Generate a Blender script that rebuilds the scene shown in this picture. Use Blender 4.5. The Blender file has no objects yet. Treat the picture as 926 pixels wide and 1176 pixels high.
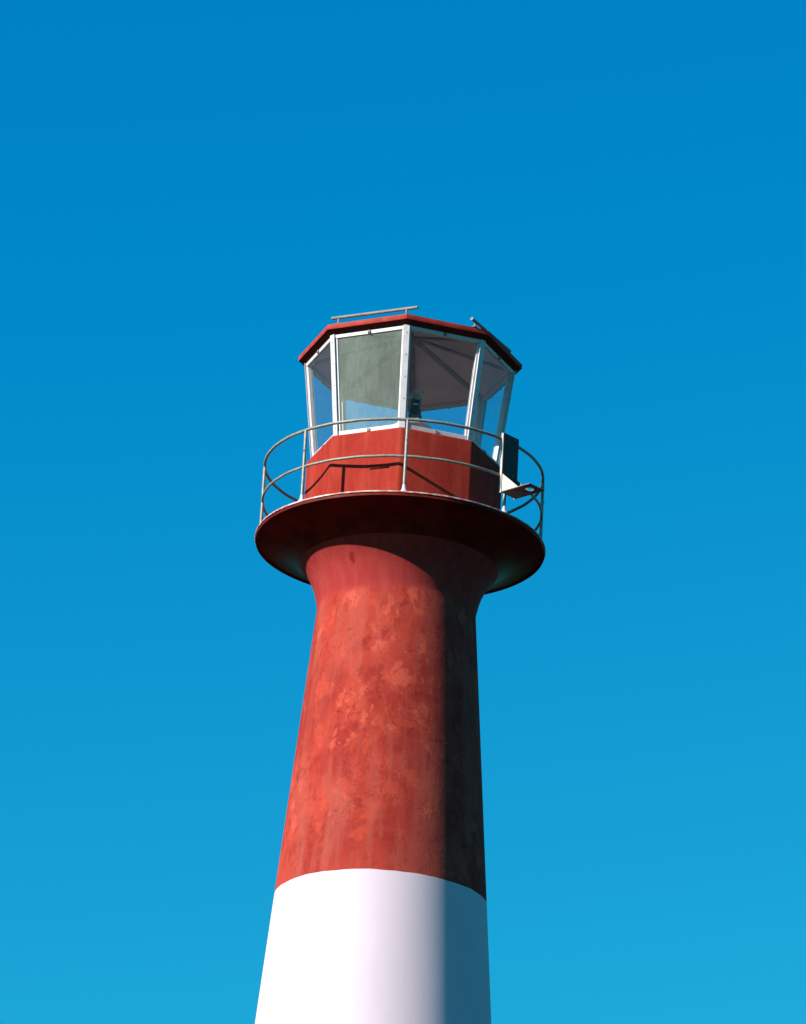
import bpy, bmesh, math, random
from math import sin, cos, pi, radians
from mathutils import Vector, Matrix

random.seed(4)
scene = bpy.context.scene
COL = scene.collection
ZD = 21.25                      # height of the gallery deck above the ground
PHI = -2.9                      # turn of the octagonal lantern, degrees
SUN_AZ, SUN_EL = -56.0, 28.0    # sun azimuth from the viewer's side of the tower (towards -x), elevation


# ------------------------------------------------------------------ helpers
def P(r, deg, z=0.0):
    """point at radius r; 0 degrees faces the viewer (-y), positive turns to +x"""
    a = radians(deg)
    return Vector((r * sin(a), -r * cos(a), z))


def link(o, parent=None, loc=None):
    COL.objects.link(o)
    if parent is not None:
        o.parent = parent
    if loc is not None:
        o.location = loc
    return o


def make(name, bm, mat, parent=None, loc=None, smooth=False, bevel=0.0, seg=2, auto=None):
    if bevel > 0:
        bmesh.ops.remove_doubles(bm, verts=bm.verts, dist=1e-5)
        es = [e for e in bm.edges if len(e.link_faces) == 2 and e.calc_face_angle(0) > 0.35]
        bmesh.ops.bevel(bm, geom=es, offset=bevel, segments=seg, affect='EDGES', profile=0.5, clamp_overlap=True)
    bmesh.ops.recalc_face_normals(bm, faces=bm.faces)
    me = bpy.data.meshes.new(name)
    bm.to_mesh(me)
    bm.free()
    mats = mat if isinstance(mat, (list, tuple)) else [mat]
    for m in mats:
        me.materials.append(m)
    if smooth:
        for p in me.polygons:
            p.use_smooth = True
        if auto:
            me.set_sharp_from_angle(angle=radians(auto))
    return link(bpy.data.objects.new(name, me), parent, loc)


def hexa(bm, lo, hi):
    """solid between two quads given in the same order"""
    a = [bm.verts.new(v) for v in lo]
    b = [bm.verts.new(v) for v in hi]
    n = len(a)
    bm.faces.new(list(reversed(a)))
    bm.faces.new(b)
    for i in range(n):
        j = (i + 1) % n
        bm.faces.new((a[i], a[j], b[j], b[i]))


def bar(bm, p, q, w, h, side):
    """rectangular bar from p to q; w along 'side', h across"""
    p, q = Vector(p), Vector(q)
    d = (q - p).normalized()
    s = (Vector(side) - d * d.dot(Vector(side))).normalized()
    t = d.cross(s)
    c = [s * (w / 2) + t * (h / 2), -s * (w / 2) + t * (h / 2), -s * (w / 2) - t * (h / 2), s * (w / 2) - t * (h / 2)]
    hexa(bm, [p + v for v in c], [q + v for v in c])


def tube(bm, pts, r, n=14, closed=False):
    pts = [Vector(p) for p in pts]
    m = len(pts)
    rings = []
    for i, p in enumerate(pts):
        if closed:
            d = (pts[(i + 1) % m] - pts[i - 1]).normalized()
        else:
            d = (pts[min(i + 1, m - 1)] - pts[max(i - 1, 0)]).normalized()
        ref = Vector((0, 0, 1)) if abs(d.z) < 0.9 else Vector((1, 0, 0))
        s = d.cross(ref).normalized()
        t = s.cross(d)
        rr = r[i] if isinstance(r, (list, tuple)) else r
        rings.append([bm.verts.new(p + s * (rr * cos(2 * pi * k / n)) + t * (rr * sin(2 * pi * k / n))) for k in range(n)])
    for i in range(m if closed else m - 1):
        a, b = rings[i], rings[(i + 1) % m]
        for k in range(n):
            bm.faces.new((a[k], a[(k + 1) % n], b[(k + 1) % n], b[k]))
    if not closed:
        bm.faces.new(list(reversed(rings[0])))
        bm.faces.new(rings[-1])


def lathe(bm, prof, n=160, cx=0.0, cy=0.0, close=False):
    rings = []
    for r, z in prof:
        if r < 1e-6:
            rings.append([bm.verts.new((cx, cy, z))])
        else:
            rings.append([bm.verts.new((cx + r * cos(2 * pi * k / n), cy + r * sin(2 * pi * k / n), z)) for k in range(n)])
    m = len(rings)
    for i in range(m if close else m - 1):
        a, b = rings[i], rings[(i + 1) % m]
        for k in range(n):
            j = (k + 1) % n
            if len(a) == 1:
                bm.faces.new((a[0], b[j], b[k]))
            elif len(b) == 1:
                bm.faces.new((a[k], a[j], b[0]))
            else:
                bm.faces.new((a[k], a[j], b[j], b[k]))


def octring(bm, prof, close=True, phi=PHI):
    """octagonal lathe: vertices at 45k + phi"""
    rings = []
    for r, z in prof:
        if r < 1e-6:
            rings.append([bm.verts.new((0, 0, z))])
        else:
            rings.append([bm.verts.new(P(r, 45 * k + phi, z)) for k in range(8)])
    m = len(rings)
    for i in range(m if close else m - 1):
        a, b = rings[i], rings[(i + 1) % m]
        for k in range(8):
            j = (k + 1) % 8
            if len(a) == 1 and len(b) == 1:
                continue
            if len(a) == 1:
                bm.faces.new((a[0], b[j], b[k]))
            elif len(b) == 1:
                bm.faces.new((a[k], a[j], b[0]))
            else:
                bm.faces.new((a[k], a[j], b[j], b[k]))


# ------------------------------------------------------------------ materials
class NT:
    def __init__(self, name):
        self.m = bpy.data.materials.new(name)
        self.m.use_nodes = True
        self.t = self.m.node_tree
        self.n = self.t.nodes
        self.b = self.n['Principled BSDF']
        self.out = self.n['Material Output']
        self.tc = self.n.new('ShaderNodeTexCoord')

    def L(self, a, b):
        self.t.links.new(a, b)

    def mapping(self, scale=(1, 1, 1), loc=(0, 0, 0), src=None):
        mp = self.n.new('ShaderNodeMapping')
        mp.inputs['Scale'].default_value = scale
        mp.inputs['Location'].default_value = loc
        self.L(src or self.tc.outputs['Object'], mp.inputs['Vector'])
        return mp.outputs[0]

    def noise(self, vec, scale, detail=4, rough=0.55, dist=0.0):
        x = self.n.new('ShaderNodeTexNoise')
        x.inputs['Scale'].default_value = scale
        x.inputs['Detail'].default_value = detail
        x.inputs['Roughness'].default_value = rough
        x.inputs['Distortion'].default_value = dist
        self.L(vec, x.inputs['Vector'])
        return x.outputs['Fac']

    def ramp(self, fac, lo, hi, a=0.0, b=1.0):
        x = self.n.new('ShaderNodeMapRange')
        x.inputs['From Min'].default_value = lo
        x.inputs['From Max'].default_value = hi
        x.inputs['To Min'].default_value = a
        x.inputs['To Max'].default_value = b
        x.interpolation_type = 'SMOOTHSTEP'
        self.L(fac, x.inputs['Value'])
        return x.outputs[0]

    def mix(self, fac, a, b, mode='MIX'):
        x = self.n.new('ShaderNodeMix')
        x.data_type = 'RGBA'
        x.blend_type = mode
        if isinstance(fac, (int, float)):
            x.inputs[0].default_value = fac
        else:
            self.L(fac, x.inputs[0])
        for i, v in ((6, a), (7, b)):
            if isinstance(v, tuple):
                x.inputs[i].default_value = (*v[:3], 1)
            else:
                self.L(v, x.inputs[i])
        return x.outputs[2]

    def math(self, op, a, b=0.0, clamp=False):
        x = self.n.new('ShaderNodeMath')
        x.operation = op
        x.use_clamp = clamp
        for i, v in ((0, a), (1, b)):
            if isinstance(v, (int, float)):
                x.inputs[i].default_value = v
            else:
                self.L(v, x.inputs[i])
        return x.outputs[0]

    def bump(self, h, strength=0.3, dist=0.02, prev=None):
        x = self.n.new('ShaderNodeBump')
        x.inputs['Strength'].default_value = strength
        x.inputs['Distance'].default_value = dist
        self.L(h, x.inputs['Height'])
        if prev is not None:
            self.L(prev, x.inputs['Normal'])
        return x.outputs[0]

    def done(self, color=None, rough=0.5, normal=None, spec=0.5, metal=0.0):
        if isinstance(color, tuple):
            self.b.inputs['Base Color'].default_value = (*color, 1)
        elif color is not None:
            self.L(color, self.b.inputs['Base Color'])
        if isinstance(rough, (int, float)):
            self.b.inputs['Roughness'].default_value = rough
        else:
            self.L(rough, self.b.inputs['Roughness'])
        self.b.inputs['Specular IOR Level'].default_value = spec
        self.b.inputs['Metallic'].default_value = metal
        if normal is not None:
            self.L(normal, self.b.inputs['Normal'])
        return self.m


def simple(name, col, var=0.12, scale=9, rough=0.5, bump=0.0, spec=0.5, metal=0.0, stretch=(1, 1, 1)):
    t = NT(name)
    v = t.mapping(stretch)
    f = t.noise(v, scale, 5, 0.6)
    dark = tuple(c * (1 - 2 * var) for c in col)
    lite = tuple(min(1, c * (1 + var)) for c in col)
    c = t.mix(t.ramp(f, 0.3, 0.7), dark, lite)
    nb = t.bump(t.noise(t.mapping(), 60, 3), bump, 0.01) if bump else None
    return t.done(c, rough, nb, spec, metal)


def red_shaft():
    t = NT('weathered_red_paint')
    sep = t.n.new('ShaderNodeSeparateXYZ')
    t.L(t.tc.outputs['Object'], sep.inputs[0])
    z = sep.outputs[2]
    v = t.mapping((1, 1, 0.8))
    # broad patches of fresher and faded paint
    big = t.noise(v, 1.1, 4, 0.55, 0.5)
    mid = t.noise(t.mapping((1, 1, 1.0), (3.1, 7.7, 1.3)), 2.6, 7, 0.62, 0.3)
    # plaster drags: sharp-edged patches, curling
    drag = t.noise(t.mapping((1.0, 1.0, 0.55), (11, 2, 5)), 2.8, 7, 0.62, 0.45)
    streak = t.noise(t.mapping((6, 6, 0.22)), 1.5, 3, 0.55)
    fine = t.noise(t.mapping((1, 1, 1)), 34, 4, 0.65)
    body = t.mix(t.ramp(big, 0.36, 0.64), (0.230, 0.0226, 0.0166), (0.310, 0.0378, 0.0249))
    body = t.mix(t.ramp(mid, 0.53, 0.62, 0, 0.50), body, (0.390, 0.0519, 0.0276))       # brighter coral lumps
    body = t.mix(t.ramp(mid, 0.46, 0.39, 0, 0.45), body, (0.180, 0.0123, 0.0122))       # darker red
    edge = t.math('SUBTRACT', 1.0, t.ramp(t.math('ABSOLUTE', t.math('SUBTRACT', drag, 0.52)), 0.0, 0.022))
    keep = t.ramp(t.noise(t.mapping((1, 1, 1), (1, 5, 9)), 1.6, 3), 0.45, 0.60)
    body = t.mix(t.math('MULTIPLY', t.math('MULTIPLY', edge, keep), 0.50), body, (0.125, 0.0113, 0.0100))
    body = t.mix(t.ramp(drag, 0.57, 0.61, 0, 0.55), body, (0.250, 0.0471, 0.0332))      # dusty brownish overpaint
    body = t.mix(t.ramp(streak, 0.48, 0.70, 0, 0.35), body, (0.280, 0.0612, 0.0470))
    body = t.mix(t.ramp(fine, 0.40, 0.70, 0, 0.20), body, (0.180, 0.0188, 0.0155))
    # broad faded runs, small crisp flakes and short dark cracks
    wide = t.noise(t.mapping((2.6, 2.6, 0.16), (4, 1, 2)), 1.3, 3, 0.5)
    body = t.mix(t.ramp(wide, 0.48, 0.64, 0, 0.42), body, (0.290, 0.0626, 0.0470))
    patch = t.ramp(t.noise(t.mapping((1, 1, 1), (8, 3, 1)), 1.9, 3), 0.46, 0.60)
    flake = t.noise(t.mapping((1, 1, 0.7), (2, 9, 4)), 6.5, 6, 0.66, 0.4)
    body = t.mix(t.math('MULTIPLY', t.ramp(flake, 0.54, 0.59, 0, 0.55), patch), body, (0.430, 0.0740, 0.0454))
    body = t.mix(t.math('MULTIPLY', t.ramp(flake, 0.435, 0.395, 0, 0.55), patch), body, (0.150, 0.0130, 0.0118))
    crack = t.noise(t.mapping((1, 1, 0.8), (6, 6, 1)), 4.2, 5, 0.6, 0.8)
    cr = t.math('SUBTRACT', 1.0, t.ramp(t.math('ABSOLUTE', t.math('SUBTRACT', crack, 0.5)), 0.002, 0.014))
    patch2 = t.ramp(t.noise(t.mapping((1, 1, 1), (0, 7, 3)), 2.8, 3), 0.50, 0.60)
    body = t.mix(t.math('MULTIPLY', t.math('MULTIPLY', cr, patch2), 0.5), body, (0.120, 0.0096, 0.0092))
    # smooth flared collar under the gallery, painted in one coat
    collar_c = t.mix(t.ramp(streak, 0.30, 0.80), (0.250, 0.0235, 0.0232), (0.290, 0.0386, 0.0343))
    collar_c = t.mix(t.ramp(fine, 0.35, 0.70, 0, 0.3), collar_c, (0.220, 0.0245, 0.0249))
    zn = t.math('ADD', z, t.math('MULTIPLY', t.math('SUBTRACT', t.noise(t.mapping(), 3.0, 3), 0.5), 0.10))
    up = t.ramp(zn, -0.96, -0.85)
    body = t.mix(up, body, collar_c)
    # old rust stains under the gallery
    wob = t.n.new('ShaderNodeVectorMath')
    wob.operation = 'ADD'
    nz = t.n.new('ShaderNodeTexNoise')
    nz.inputs['Scale'].default_value = 16
    nz.inputs['Detail'].default_value = 4
    t.L(t.tc.outputs['Object'], nz.inputs['Vector'])
    sc = t.n.new('ShaderNodeVectorMath')
    sc.operation = 'SCALE'
    sc.inputs[3].default_value = 0.07
    sb = t.n.new('ShaderNodeVectorMath')
    sb.operation = 'SUBTRACT'
    sb.inputs[1].default_value = (0.250, 0.2355, 0.2766)
    t.L(nz.outputs['Color'], sb.inputs[0])
    t.L(sb.outputs[0], sc.inputs[0])
    t.L(t.tc.outputs['Object'], wob.inputs[0])
    t.L(sc.outputs[0], wob.inputs[1])
    for r, az, zz, w, h, k in ((1.08, -32, -0.53, 0.055, 0.120, 0.95), (1.045, -22, -0.76, 0.035, 0.07, 0.45),
                               (1.10, -76, -0.51, 0.035, 0.09, 0.6), (1.03, -22.5, -0.66, 0.03, 0.05, 0.25)):
        c = P(r, az, zz)
        d = t.n.new('ShaderNodeVectorMath')
        d.operation = 'SUBTRACT'
        d.inputs[1].default_value = c
        t.L(wob.outputs[0], d.inputs[0])
        m = t.n.new('ShaderNodeVectorMath')
        m.operation = 'MULTIPLY'
        m.inputs[1].default_value = (1 / w, 1 / w, 1 / h)
        t.L(d.outputs[0], m.inputs[0])
        ln = t.n.new('ShaderNodeVectorMath')
        ln.operation = 'LENGTH'
        t.L(m.outputs[0], ln.inputs[0])
        body = t.mix(t.ramp(ln.outputs['Value'], 1.1, 0.4, 0, k), body, (0.170, 0.0104, 0.0111))
    hgt = t.math('ADD', t.math('MULTIPLY', drag, 0.9), t.math('MULTIPLY', mid, 0.7))
    hgt = t.math('MULTIPLY', hgt, t.ramp(zn, -0.80, -1.05, 0.15, 1.0))
    nb = t.bump(hgt, 0.16, 0.04)
    nb = t.bump(fine, 0.18, 0.01, nb)
    return t.done(body, 0.8, nb, 0.04)


def red_wall():
    t = NT('red_lantern_base_paint')
    a = t.noise(t.mapping((1, 1, 0.5)), 2.6, 5, 0.6, 0.8)
    s = t.noise(t.mapping((7, 7, 0.5)), 1.6, 4, 0.6)
    f = t.noise(t.mapping(), 30, 4, 0.6)
    c = t.mix(t.ramp(a, 0.35, 0.65), (0.220, 0.0184, 0.0132), (0.270, 0.0282, 0.0176))
    c = t.mix(t.ramp(s, 0.45, 0.70, 0, 0.5), c, (0.290, 0.0460, 0.0285))
    c = t.mix(t.ramp(f, 0.45, 0.75, 0, 0.35), c, (0.180, 0.0151, 0.0110))
    nb = t.bump(t.math('ADD', f, t.math('MULTIPLY', a, 2.0)), 0.10, 0.02)
    return t.done(c, 0.8, nb, 0.04)


def white_shaft():
    t = NT('white_masonry_paint')
    a = t.noise(t.mapping((1, 1, 0.4)), 1.2, 5, 0.6)
    f = t.noise(t.mapping(), 26, 4, 0.65)
    s = t.noise(t.mapping((8, 8, 0.3)), 1.5, 4, 0.6)
    c = t.mix(t.ramp(a, 0.35, 0.65), (0.51, 0.415, 0.475), (0.55, 0.440, 0.505))
    c = t.mix(t.ramp(s, 0.5, 0.75, 0, 0.20), c, (0.51, 0.415, 0.49))
    nb = t.bump(t.math('ADD', t.math('MULTIPLY', f, 0.5), t.math('MULTIPLY', a, 3.0)), 0.06, 0.02)
    return t.done(c, 0.75, nb, 0.1)


def glass(name='window_glass', dirt_glint=(0.36, 0.36, 0.34), amount=0.04, tint=(0.93, 0.96, 0.97)):
    t = NT(name)
    t.n.remove(t.b)
    streak = t.noise(t.mapping((20, 20, 0.6)), 2.2, 5, 0.65)
    blot = t.noise(t.mapping((1.0, 1.0, 0.6)), 2.0, 4, 0.6)
    fine = t.noise(t.mapping(), 45, 3, 0.6)
    f = t.math('MULTIPLY', t.ramp(streak, 0.30, 0.72, 0.86, 1.14), t.ramp(blot, 0.3, 0.7, 0.75, 1.2))
    f = t.math('MULTIPLY', t.math('MULTIPLY', f, t.ramp(fine, 0.3, 0.7, 0.9, 1.12)), amount)
    tr = t.n.new('ShaderNodeBsdfTransparent')
    tr.inputs[0].default_value = (*tint, 1)
    gl = t.n.new('ShaderNodeBsdfGlossy')
    gl.inputs['Roughness'].default_value = 0.03
    df = t.n.new('ShaderNodeBsdfDiffuse')
    df.inputs[0].default_value = (*dirt_glint, 1)
    fr = t.n.new('ShaderNodeFresnel')
    fr.inputs[0].default_value = 1.27
    geo = t.n.new('ShaderNodeNewGeometry')
    front = t.math('SUBTRACT', 1.0, geo.outputs['Backfacing'])
    m1 = t.n.new('ShaderNodeMixShader')
    t.L(t.math('MULTIPLY', fr.outputs[0], front), m1.inputs[0])
    t.L(tr.outputs[0], m1.inputs[1])
    t.L(gl.outputs[0], m1.inputs[2])
    m2 = t.n.new('ShaderNodeMixShader')
    t.L(t.math('MULTIPLY', f, front), m2.inputs[0])
    t.L(m1.outputs[0], m2.inputs[1])
    t.L(df.outputs[0], m2.inputs[2])
    t.L(m2.outputs[0], t.out.inputs['Surface'])
    return t.m


def rim_paint():
    t = NT('chipped_pale_edge_paint')
    f = t.noise(t.mapping((1, 1, 1)), 8, 6, 0.7)
    c = t.mix(t.ramp(f, 0.40, 0.60), (0.36, 0.10, 0.08), (0.50, 0.36, 0.38))
    return t.done(c, 0.5)


M_SHAFT = red_shaft()
M_WALL = red_wall()
M_WHITE = white_shaft()
M_RIM = rim_paint()
M_FASCIA = simple('red_fascia_paint', (0.30, 0.030, 0.021), 0.14, 7, 0.6, 0.10, 0.08)
M_SOFFIT = simple('shade_darkened_underside_red', (0.115, 0.011, 0.007), 0.22, 3, 0.50, 0.1, 0.05)  # tower red darkened: shade under the gallery put into the colour
M_EAVE = simple('shade_darkened_eave_red', (0.07, 0.008, 0.006), 0.15, 4, 0.6, 0.1, 0.1)  # roof red darkened: shade under the eave put into the colour
M_DECK = simple('grey_deck_screed', (0.20, 0.15, 0.14), 0.15, 6, 0.8, 0.3)
M_FRAME = simple('white_window_paint', (0.46, 0.415, 0.445), 0.05, 10, 0.4, 0.06)
M_CEIL = simple('off_white_ceiling_paint', (0.50, 0.345, 0.37), 0.06, 3, 0.7)
M_RIB = simple('grey_ceiling_batten_paint', (0.20, 0.15, 0.16), 0.08, 6, 0.6)
M_RAIL = simple('pale_grey_green_rail_paint', (0.19, 0.18, 0.15), 0.14, 14, 0.45, 0.1)
M_GALV = simple('dull_galvanised_steel', (0.19, 0.18, 0.18), 0.14, 18, 0.6, 0.08, 0.2)
M_ROOF = simple('red_roof_sheet', (0.25, 0.03, 0.02), 0.15, 3, 0.5, 0.1)
M_FLOOR = simple('lantern_floor_paint', (0.30, 0.24, 0.22), 0.1, 5, 0.7)
M_SCREW = simple('rusty_screw_heads', (0.13, 0.09, 0.07), 0.2, 30, 0.6)
M_DARK = simple('dark_lamp_metal', (0.006, 0.010, 0.018), 0.2, 20, 0.4)
M_PLATE = simple('grey_bracket_paint', (0.16, 0.12, 0.12), 0.12, 9, 0.6, 0.06, 0.15)
M_BACK = simple('shade_darkened_back_plate', (0.045, 0.04, 0.04), 0.15, 7, 0.6, 0.06, 0.15)  # shade on the plate's outer face put into the colour
M_TABLE = simple('pale_table_paint', (0.42, 0.36, 0.37), 0.08, 7, 0.6)
M_PLATE_SUNLIT = simple('sunlit_bracket_paint', (0.38, 0.34, 0.32), 0.08, 12, 0.5, 0.06)  # bracket paint made paler: sunlight on flanges and near gusset painted in
M_SLOT = simple('black_slot_shadow_gap', (0.008, 0.004, 0.004), 0.1, 20, 0.9, 0, 0.0)
M_GLASS = glass()
M_GLASS_SALT = glass('salt_streaked_glass', (0.38, 0.46, 0.40), 0.21)
M_LENS = glass('clear_lamp_glass_with_highlight', (0.62, 0.58, 0.60), 0.30, (0.90, 0.92, 0.95))  # pale film mixed into the glass stands in for bulb highlights
M_BRASS = simple('tarnished_lamp_holder', (0.35, 0.32, 0.25), 0.2, 30, 0.35, metal=0.6)

# ------------------------------------------------------------------ lighthouse
lh = bpy.data.objects.new('lighthouse', None)
link(lh, None, (0, 0, 0))
lh.empty_display_size = 1
lh['label'] = 'red and white banded lighthouse tower with an octagonal glazed lantern and round railed gallery'
lh['category'] = 'lighthouse'
O = (0, 0, ZD)

ZB, RB, SL, ZK, RK = -4.628, 1.2948, 0.0809, -0.902, 0.9933


def cone_r(z):
    return RB + (ZB - z) * SL


# shaft: red upper band with flared collar
N = 192
bm = bmesh.new()
flare = [(1.245, -0.300), (1.228, -0.320), (1.188, -0.372), (1.150, -0.425),
         (1.113, -0.485), (1.084, -0.545), (1.056, -0.615), (1.030, -0.700), (1.008, -0.800), (0.996, -0.860), (RK + .0008, ZK)]
prof = list(flare)
z = ZK - 0.06
while z > ZB + 0.05:
    prof.append((cone_r(z), z))
    z -= 0.12
prof.append((cone_r(ZB), ZB))
lathe(bm, prof, N)
bm.verts.ensure_lookup_table()
# the painted border wanders a little
last = bm.verts[-N:]
for k, v in enumerate(last):
    a = 2 * pi * k / N
    v.co.z += 0.006 * sin(3 * a + 1) + 0.0025 * sin(11 * a + 2) + 0.0015 * sin(29 * a) + random.uniform(-0.0012, 0.0012)
border = [v.co.z for v in last]
make('shaft', bm, M_SHAFT, lh, O, smooth=True)

bm = bmesh.new()
prof = [(cone_r(ZB), ZB)]
z = ZB - 0.15
while z > -ZD:
    prof.append((cone_r(z), z))
    z -= 0.5
prof.append((cone_r(-ZD), -ZD - 0.3))
lathe(bm, prof, N)
bm.verts.ensure_lookup_table()
for k in range(N):
    bm.verts[k].co.z = border[k]
make('white_band', bm, M_WHITE, lh, O, smooth=True)

# gallery deck: slab, lip below the rim, pale chipped edge
bm = bmesh.new()
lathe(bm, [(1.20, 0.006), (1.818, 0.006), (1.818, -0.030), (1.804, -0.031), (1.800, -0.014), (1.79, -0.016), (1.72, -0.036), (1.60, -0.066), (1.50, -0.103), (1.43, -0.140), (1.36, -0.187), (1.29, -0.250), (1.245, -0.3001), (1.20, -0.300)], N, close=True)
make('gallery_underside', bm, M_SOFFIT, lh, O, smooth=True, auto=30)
bm = bmesh.new()
prof = [(1.20, 0.0085), (1.820, 0.0075), (1.829, 0.009), (1.832, 0.018), (1.828, 0.027), (1.20, 0.034)]
lathe(bm, prof, N, close=True)
for v in bm.verts:
    if v.co.xy.length > 1.82:
        a = math.atan2(v.co.y, v.co.x)
        k = 1 + 0.0011 * sin(9 * a) + random.uniform(-0.0012, 0.0012)
        v.co.x *= k
        v.co.y *= k
make('gallery_deck_edge', bm, M_RIM, lh, O, smooth=True, auto=40)
bm = bmesh.new()
lathe(bm, [(1.16, 0.036), (1.80, 0.028), (1.80, 0.033), (1.16, 0.041)], N, close=True)
make('gallery_floor', bm, M_DECK, lh, O)

# octagonal red wall under the windows
bm = bmesh.new()
octring(bm, [(1.250, 0.028), (1.248, 1.125), (1.10, 1.125), (1.10, 0.028)])
make('lantern_wall', bm, M_WALL, lh, O, smooth=True, bevel=0.035, seg=4, auto=50)
# slot on the wall facing the sun
a0 = 45 * -0.5 + PHI
ap = 1.249 * cos(radians(22.5))
n_ = P(1, a0)
t_ = Vector((cos(radians(a0)), sin(radians(a0)), 0))
bm = bmesh.new()
p0 = n_ * (ap - 0.003) + t_ * 0.075 + Vector((0, 0, 0.596))
p1 = n_ * (ap - 0.003) + t_ * 0.345 + Vector((0, 0, 0.590))
bar(bm, p0, p1, 0.016, 0.012, (0, 0, 1))
make('wall_slot', bm, M_SLOT, lh, O)

# lantern floor
bm = bmesh.new()
octring(bm, [(1.099, 1.02), (1.099, 1.06), (0, 1.06)], close=False)
make('lantern_floor', bm, M_FLOOR, lh, O)

# windows: tilted outwards, from the sill to the eave
RBOT, ZBOT, RTOP, ZTOP = 1.172, 1.128, 1.331, 2.464
cap = cos(radians(22.5))
for k in range(8):
    az = 45 * k + 22.5 + PHI
    n0 = P(1, az)
    tg = Vector((cos(radians(az)), sin(radians(az)), 0))
    B = n0 * (RBOT * cap) + Vector((0, 0, ZBOT))
    T = n0 * (RTOP * cap) + Vector((0, 0, ZTOP))
    up = (T - B).normalized()
    nn = tg.cross(up)
    if nn.dot(n0) < 0:
        nn = -nn
    Ls = (T - B).length
    hb, ht = RBOT * sin(radians(22.5)), RTOP * sin(radians(22.5))

    def Q(u, s, d):
        """u: -1..1 across at that height, s metres up the slope, d metres outwards"""
        f = s / Ls
        return B + up * s + tg * u + nn * d

    def half(s):
        return hb + (ht - hb) * s / Ls

    w = bpy.data.objects.new('window', None)
    link(w, lh, O)
    ih = 0.030     # clear of the corner post
    bm = bmesh.new()
    # bottom rail, top rail, two stiles (trapezoid pieces butted end to end)
    for s0, s1, dep in ((0.0, 0.062, 0.012), (Ls - 0.050, Ls, 0.012)):
        lo = [Q(-half(s0) + ih, s0, dep), Q(half(s0) - ih, s0, dep), Q(half(s0) - ih, s0, -0.055), Q(-half(s0) + ih, s0, -0.055)]
        hi = [Q(-half(s1) + ih, s1, dep), Q(half(s1) - ih, s1, dep), Q(half(s1) - ih, s1, -0.055), Q(-half(s1) + ih, s1, -0.055)]
        hexa(bm, lo, hi)
    s0, s1 = 0.062, Ls - 0.050
    for sg in (-1, 1):
        i0, i1 = half(s0) - ih, half(s1) - ih
        ww = 0.030
        a = [Q(sg * i0, s0, 0.004), Q(sg * (i0 - ww), s0, 0.004), Q(sg * (i0 - ww), s0, -0.050), Q(sg * i0, s0, -0.050)]
        b = [Q(sg * i1, s1, 0.004), Q(sg * (i1 - ww), s1, 0.004), Q(sg * (i1 - ww), s1, -0.050), Q(sg * i1, s1, -0.050)]
        hexa(bm, a, b)
    make('window_frame', bm, M_FRAME, w, smooth=False, bevel=0.003, seg=1)
    bm = bmesh.new()
    x0, x1 = half(s0) - ih - 0.029, half(s1) - ih - 0.029
    hexa(bm, [Q(-x0, s0 - .001, -0.006), Q(x0, s0 - .001, -0.006), Q(x1, s1 + .001, -0.006), Q(-x1, s1 + .001, -0.006)],
         [Q(-x0, s0 - .001, -0.012), Q(x0, s0 - .001, -0.012), Q(x1, s1 + .001, -0.012), Q(-x1, s1 + .001, -0.012)])
    pane = make('pane', bm, M_GLASS_SALT if k == 7 else M_GLASS, w)
    # small clips in the middle of the top and bottom rails
    for s in (Ls - 0.024, 0.030):
        bm = bmesh.new()
        bar(bm, Q(-0.020, s, 0.018), Q(0.020, s, 0.018), 0.040, 0.020, up)
        tube(bm, [Q(0, s - .016, 0.024), Q(0, s - .016, 0.042)], 0.008, 10)
        make('clip', bm, M_GALV, w, bevel=0.002, seg=1)

for k in range(8):
    az = 45 * k + PHI
    n0 = P(1, az)
    tg = Vector((cos(radians(az)), sin(radians(az)), 0))
    b = P(RBOT, az, ZBOT)
    t = P(RTOP, az, ZTOP)
    up = (t - b).normalized()
    nn = (n0 - up * n0.dot(up)).normalized()
    bm = bmesh.new()
    d0, d1, hw = 0.010, -0.082, 0.030
    hexa(bm, [b + nn * d0 - tg * hw, b + nn * d0 + tg * hw, b + nn * d1 + tg * hw, b + nn * d1 - tg * hw],
         [t + nn * d0 - tg * hw, t + nn * d0 + tg * hw, t + nn * d1 + tg * hw, t + nn * d1 - tg * hw])
    post = make('corner_post', bm, M_FRAME, lh, O, bevel=0.003, seg=1)
    bm = bmesh.new()
    hw = 0.039
    hexa(bm, [b + nn * 0.018 - tg * hw, b + nn * 0.018 + tg * hw, b + nn * 0.0105 + tg * hw, b + nn * 0.0105 - tg * hw],
         [t + nn * 0.018 - tg * hw, t + nn * 0.018 + tg * hw, t + nn * 0.0105 + tg * hw, t + nn * 0.0105 - tg * hw])
    make('cover_strip', bm, M_FRAME, post, None, bevel=0.002, seg=1)
    L_ = (t - b).length
    for i in range(5):
        bm = bmesh.new()
        s = 0.10 + (L_ - 0.20) * i / 4
        c = b + up * s + nn * 0.0175 + tg * 0.008
        tube(bm, [c, c + nn * 0.006], 0.0065, 8)
        make('screw', bm, M_SCREW, post)

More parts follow.
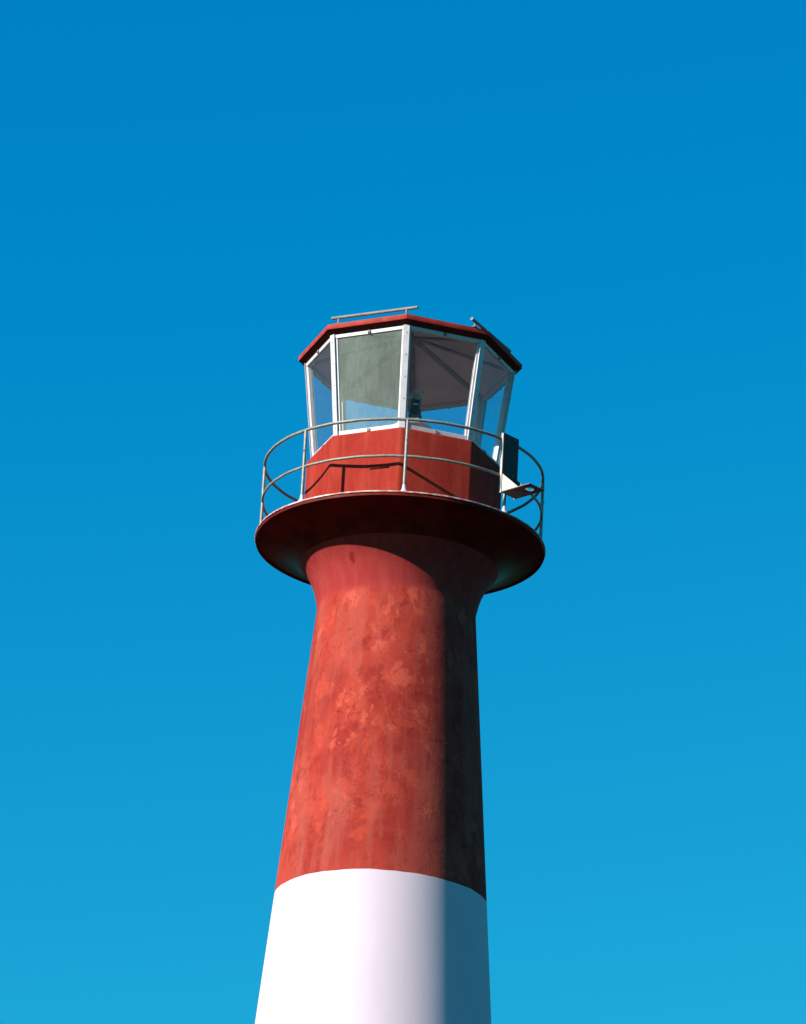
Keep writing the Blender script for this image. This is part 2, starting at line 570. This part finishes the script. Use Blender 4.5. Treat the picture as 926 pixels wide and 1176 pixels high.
# roof: fascia, soffit, covering, ceiling with battens
bm = bmesh.new()
octring(bm, [(1.432, 2.506), (1.436, 2.566), (1.40, 2.580), (1.395, 2.512)])
make('roof_fascia', bm, M_FASCIA, lh, O, bevel=0.006, seg=2, smooth=True, auto=40)
bm = bmesh.new()
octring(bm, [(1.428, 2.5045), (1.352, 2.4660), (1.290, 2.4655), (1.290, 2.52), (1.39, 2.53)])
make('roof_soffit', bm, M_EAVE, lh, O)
bm = bmesh.new()
octring(bm, [(1.394, 2.520), (1.412, 2.5825), (0, 2.99), (0, 2.97)], close=False)
make('roof', bm, M_ROOF, lh, O)
bm = bmesh.new()
octring(bm, [(1.289, 2.468), (1.24, 2.490), (0, 2.905)], close=False)
make('ceiling', bm, M_CEIL, lh, O)
for k in range(8):
    az = 45 * k + PHI
    bm = bmesh.new()
    a = P(1.235, az, 2.482)
    b = P(0.05, az, 2.872)
    bar(bm, a, b, 0.080, 0.016, P(1, az + 90))
    make('ceiling_batten', bm, M_RIB, lh, O, bevel=0.003, seg=1)
bm = bmesh.new()
lathe(bm, [(0, 2.842), (0.10, 2.842), (0.10, 2.888), (0, 2.888)], 24)
make('ceiling_boss', bm, M_RIB, lh, O)

# two tube rails bolted above the roof edge
for (x0, y0), (x1, y1), zt in (((-1.018, -0.925), (0.057, -1.410), 2.676), ((0.741, -1.192), (1.262, -0.250), 2.662)):
    bm = bmesh.new()
    a, b = Vector((x0, y0, zt)), Vector((x1, y1, zt))
    d = (b - a).normalized()
    tube(bm, [a, b], 0.021, 16)
    tr_ = make('roof_tube_rail', bm, M_GALV, lh, O, smooth=True, auto=40)
    inner = Vector((-d.y, d.x, 0))
    if inner.dot(a) > 0:
        inner = -inner
    for s in (0.10, (b - a).length - 0.15):
        c = a + d * s
        bm = bmesh.new()
        foot = Vector((c.x, c.y, 2.585))
        tube(bm, [foot - Vector((0, 0, 0.03)), c - Vector((0, 0, 0.012))], 0.015, 10)
        bar(bm, foot - d * 0.04, foot + d * 0.04, 0.05, 0.008, inner)
        make('tube_support', bm, M_GALV, tr_)

# gallery railing
RR = 1.762
for nm, zz, rad in (('handrail', 1.000, 0.0195), ('middle_rail', 0.510, 0.0170)):
    bm = bmesh.new()
    tube(bm, [P(RR + 0.002 * sin(radians(7 * i)), 360 * i / 144, zz + 0.003 * sin(radians(5 * i)) + 0.0016 * sin(i * 1.3)) for i in range(144)], rad, 12, closed=True)
    make(nm, bm, M_RAIL, lh, O, smooth=True)
for k in range(8):
    az = 45 * k + 0.3
    bm = bmesh.new()
    tube(bm, [P(RR, az, 0.03), P(RR, az, 0.5), P(RR, az + random.uniform(-.15, .15), 0.992)], 0.0200, 12)
    bal = make('baluster', bm, M_RAIL, lh, O, smooth=True, auto=40)
    bm = bmesh.new()
    q = P(RR, az)
    lathe(bm, [(0, 0.026), (0.052, 0.026), (0.054, 0.040), (0.042, 0.050), (0.028, 0.072), (0.0225, 0.110), (0.0202, 0.130)], 20, q.x, q.y)
    make('baluster_foot', bm, M_FRAME, bal, None, smooth=True)
    bm = bmesh.new()
    c = P(RR + 0.018, az, 0.72)
    tube(bm, [c, c + P(0.012, az)], 0.008, 8)
    make('bolt', bm, M_SCREW, bal)

# lamp table inside the lantern
bm = bmesh.new()
lathe(bm, [(0, 1.60), (0.262, 1.60), (0.266, 1.605), (0.266, 1.618), (0.262, 1.622), (0.13, 1.622), (0.13, 1.652), (0, 1.652)], 48, 0.06, 0.0)
tb = make('lamp_table', bm, M_TABLE, lh, O, smooth=True, auto=40)
bm = bmesh.new()
lathe(bm, [(0.11, 1.061), (0.11, 1.075), (0.045, 1.085), (0.045, 1.57), (0.09, 1.599)], 24, 0.06, 0.0)
make('table_leg', bm, M_PLATE, tb, None, smooth=True)

# ------------------------------------------------------------------ lamp (stands on the table)
lamp = bpy.data.objects.new('beacon_lamp', None)
link(lamp, None, (0.10, 0, ZD + 1.652))
lamp['label'] = 'dark lamp changer with clear glass bulbs standing on the table inside the glazed lantern'
lamp['category'] = 'beacon lamp'
bm = bmesh.new()
for sx in (-1, 1):
    for sy in (-1, 1):
        tube(bm, [(sx * 0.085, sy * 0.085, 0.0), (sx * 0.075, sy * 0.075, 0.10), (sx * 0.052, sy * 0.052, 0.20)], 0.011, 8)
bar(bm, (-0.085, 0, 0.07), (0.085, 0, 0.07), 0.17, 0.02, (0, 1, 0))
make('stand', bm, M_DARK, lamp)
bm = bmesh.new()
bar(bm, (0, 0, 0.155), (0, 0, 0.33), 0.105, 0.105, (1, 0, 0))
bar(bm, (0, 0, 0.3305), (0, 0, 0.352), 0.135, 0.135, (1, 0, 0))
for zz in (0.19, 0.225):
    tube(bm, [(-0.075, -0.03, zz), (0.075, -0.03, zz)], 0.012, 10)
make('lamp_body', bm, M_DARK, lamp, bevel=0.004, seg=1)
bm = bmesh.new()
bar(bm, (-0.034, -0.0545, 0.292), (0.034, -0.0545, 0.292), 0.022, 0.004, (0, 0, 1))
make('name_plate', bm, M_FRAME, lamp)
for i, (bx, by, bz, r) in enumerate(((-0.052, -0.01, 0.43, 0.052), (0.062, 0.0, 0.44, 0.054), (0.0, -0.055, 0.485, 0.044), (-0.01, 0.06, 0.465, 0.044))):
    bm = bmesh.new()
    prof = [(0.016, bz - r * 1.35), (0.018, bz - r * 1.05)]
    for j in range(2, 15):
        a = pi * j / 14
        prof.append((max(r * sin(a), 0.0), bz - r * cos(a)))
    prof[-1] = (0, bz + r)
    lathe(bm, prof, 24, bx, by)
    bulb = make('bulb', bm, M_LENS, lamp, smooth=True)
    bm = bmesh.new()
    lathe(bm, [(0, 0.352), (0.019, 0.352), (0.019, bz - r * 1.05), (0.004, bz - r * .9), (0.003, bz), (0.008, bz + .004), (0, bz + .012)], 14, bx, by)
    make('bulb_holder', bm, M_BRASS, bulb, smooth=True, auto=50)

# ------------------------------------------------------------------ shelf bracket bolted outside the railing
br = bpy.data.objects.new('shelf_bracket', None)
BAZ = 46.2
base = P(1.800, BAZ, ZD + 0.281)
link(br, None, base)
br.rotation_euler = (0, 0, radians(BAZ - 90))      # local +x points outwards, local y along the rail
br['label'] = 'empty steel L bracket with tall back plate and holed shelf, bolted outside the gallery railing'
br['category'] = 'bracket'
WB = 0.283
bm = bmesh.new()
bar(bm, (0.004, 0, -0.008), (0.004, 0, 0.790), WB, 0.010, (0, 1, 0))
make('back_plate', bm, M_BACK, br, bevel=0.0015, seg=1)
for sy in (-1, 1):       # folded flanges
    bm = bmesh.new()
    bar(bm, (-0.017, sy * (WB / 2 - 0.004), -0.008), (-0.017, sy * (WB / 2 - 0.004), 0.790), 0.0316, 0.008, (1, 0, 0))
    make('flange', bm, M_PLATE_SUNLIT, br, bevel=0.0015, seg=1)
# shelf with a round hole
bm = bmesh.new()
x0, x1, y0, y1, hx, hy, hr = 0.0095, 0.466, -WB / 2, WB / 2, 0.345, 0.0, 0.055
nseg = 32
outer, inner = [], []
for i in range(nseg):
    a = 2 * pi * (i + 0.5) / nseg
    dx, dy = cos(a), sin(a)
    inner.append((hx + hr * dx, hy + hr * dy))
    ts = []
    if dx > 1e-9: ts.append((x1 - hx) / dx)
    if dx < -1e-9: ts.append((x0 - hx) / dx)
    if dy > 1e-9: ts.append((y1 - hy) / dy)
    if dy < -1e-9: ts.append((y0 - hy) / dy)
    s = min(ts)
    outer.append([hx + s * dx, hy + s * dy])
for cxn, cyn in ((x0, y0), (x1, y0), (x1, y1), (x0, y1)):
    j = min(range(nseg), key=lambda i: (outer[i][0] - cxn) ** 2 + (outer[i][1] - cyn) ** 2)
    outer[j] = [cxn, cyn]
vs = {}
for lev, zz in ((0, -0.005), (1, 0.005)):
    for nm, ring in (('o', outer), ('i', inner)):
        vs[nm, lev] = [bm.verts.new((x, y, zz)) for x, y in ring]
for i in range(nseg):
    j = (i + 1) % nseg
    bm.faces.new((vs['o', 1][i], vs['o', 1][j], vs['i', 1][j], vs['i', 1][i]))
    bm.faces.new((vs['o', 0][j], vs['o', 0][i], vs['i', 0][i], vs['i', 0][j]))
    bm.faces.new((vs['o', 0][i], vs['o', 0][j], vs['o', 1][j], vs['o', 1][i]))
    bm.faces.new((vs['i', 0][j], vs['i', 0][i], vs['i', 1][i], vs['i', 1][j]))
make('shelf', bm, M_PLATE, br)
for sy in (-1, 1):
    bm = bmesh.new()
    yy = sy * (WB / 2 - 0.006)
    tri = [(0.010, 0.0055), (0.275, 0.0055), (0.010, 0.240)]
    hexa(bm, [(x, yy - 0.003, z) for x, z in tri], [(x, yy + 0.003, z) for x, z in tri])
    g = make('gusset', bm, M_PLATE_SUNLIT if sy < 0 else M_PLATE, br)  # sunward gusset takes the paler sunlit colour, far one plain grey
for zz in (0.229, 0.719):
    for sy in (-1, 1):
        bm = bmesh.new()
        tube(bm, [(0.009, sy * 0.05, zz + 0.03), (0.020, sy * 0.05, zz + 0.03)], 0.010, 6)
        make('bolt', bm, M_GALV, br)
    bm = bmesh.new()
    tube(bm, [(-0.020, -0.05, zz + .03), (-0.060, -0.05, zz + .03), (-0.072, 0, zz + .03), (-0.060, 0.05, zz + .03), (-0.020, 0.05, zz + .03)], 0.006, 8)
    make('clamp', bm, M_GALV, br)

# ------------------------------------------------------------------ ground
t = NT('dark_coastal_heath')
c = t.mix(t.ramp(t.noise(t.mapping(), 0.15, 6, 0.6), 0.4, 0.6), (0.014, 0.015, 0.007), (0.026, 0.021, 0.012))
c = t.mix(t.ramp(t.noise(t.mapping(), 2.5, 5, 0.7), 0.45, 0.7, 0, 0.6), c, (0.038, 0.029, 0.02))
M_GROUND = t.done(c, 0.95, t.bump(t.noise(t.mapping(), 3, 6, 0.7), 0.5, 0.2), 0.1)
bm = bmesh.new()
rr_ = [0, 3, 8, 16, 30, 55, 90, 150, 260, 450, 800, 1500, 3000, 6000]
rings = [[bm.verts.new((0, 0, 0))]]
for r in rr_[1:]:
    ring = []
    for k in range(64):
        a = 2 * pi * k / 64
        x, y = r * cos(a), r * sin(a)
        flat = 0 if r < 60 else min(1, (r - 60) / 400)
        zz = flat * (2.2 * sin(x * 0.004 + 1) * cos(y * 0.0033) - 2.0)
        ring.append(bm.verts.new((x, y, zz)))
    rings.append(ring)
for i in range(len(rings) - 1):
    a, b = rings[i], rings[i + 1]
    for k in range(64):
        j = (k + 1) % 64
        if len(a) == 1:
            bm.faces.new((a[0], b[k], b[j]))
        else:
            bm.faces.new((a[k], b[k], b[j], a[j]))
g = make('ground', bm, M_GROUND, None, (0, 0, 0), smooth=True)
g['kind'] = 'structure'

# ------------------------------------------------------------------ world and sun
world = bpy.data.worlds.new('World')
scene.world = world
world.use_nodes = True
wn, wl = world.node_tree.nodes, world.node_tree.links
bg = wn['Background']
sky = wn.new('ShaderNodeTexSky')
sky.sky_type = 'NISHITA'
sky.sun_disc = False
sky.sun_elevation = radians(SUN_EL)
sky.sun_rotation = radians(180 - SUN_AZ)
sky.altitude = 50
sky.air_density = 1.0
sky.dust_density = 0.2
sky.ozone_density = 3.0
# deepen the blue of the clear sky: per-channel gain and contrast on the sky texture
sepc = wn.new('ShaderNodeSeparateColor')
comb = wn.new('ShaderNodeCombineColor')
wl.new(sky.outputs[0], sepc.inputs[0])
for ch, (gain, power, off) in enumerate(((0.20, 1.0, -0.212), (1.35, 0.99, 0.0), (3.18, 0.50, 0.0))):
    p_ = wn.new('ShaderNodeMath')
    p_.operation = 'POWER'
    p_.inputs[1].default_value = power
    wl.new(sepc.outputs[ch], p_.inputs[0])
    m_ = wn.new('ShaderNodeMath')
    m_.operation = 'MULTIPLY_ADD'
    m_.inputs[1].default_value = gain
    m_.inputs[2].default_value = off
    wl.new(p_.outputs[0], m_.inputs[0])
    x_ = wn.new('ShaderNodeMath')
    x_.operation = 'MAXIMUM'
    x_.inputs[1].default_value = 0.0
    wl.new(m_.outputs[0], x_.inputs[0])
    wl.new(x_.outputs[0], comb.inputs[ch])
wl.new(comb.outputs[0], bg.inputs[0])
bg.inputs[1].default_value = 0.05

sd = bpy.data.lights.new('sun', 'SUN')
sd.energy = 5.0
sd.angle = radians(0.53)
sd.color = (1.0, 0.94, 0.86)
so = bpy.data.objects.new('sun', sd)
COL.objects.link(so)
S = Vector((sin(radians(SUN_AZ)) * cos(radians(SUN_EL)), -cos(radians(SUN_AZ)) * cos(radians(SUN_EL)), sin(radians(SUN_EL))))
so.rotation_euler = S.to_track_quat('Z', 'Y').to_euler()
so.location = S * 100

# ------------------------------------------------------------------ camera
cam = bpy.data.cameras.new('camera')
co = bpy.data.objects.new('camera', cam)
COL.objects.link(co)
yaw, pit, rol = radians(0.0151), radians(21.8167), radians(3.1475)
fwd = Vector((sin(yaw) * cos(pit), cos(yaw) * cos(pit), sin(pit)))
rt = Vector((cos(yaw), -sin(yaw), 0))
upv = rt.cross(fwd)
r2 = rt * cos(rol) + upv * sin(rol)
u2 = -rt * sin(rol) + upv * cos(rol)
mat = Matrix((r2, u2, -fwd)).transposed().to_4x4()
mat.translation = Vector((0, -50.286, ZD - 19.650))
co.matrix_world = mat
cam.sensor_fit = 'HORIZONTAL'
cam.sensor_width = 24.0
cam.lens = 4935.66 / 926 * 24.0
cam.clip_start = 0.1
cam.clip_end = 20000
scene.camera = co

scene.view_settings.view_transform = 'Standard'
scene.view_settings.look = 'None'
scene.view_settings.exposure = 1.0
scene.view_settings.gamma = 1
scene.view_settings.use_curve_mapping = False
scene.render.resolution_x = 806
scene.render.resolution_y = 1024
scene.cycles.transparent_max_bounces = 24
scene.cycles.max_bounces = 10
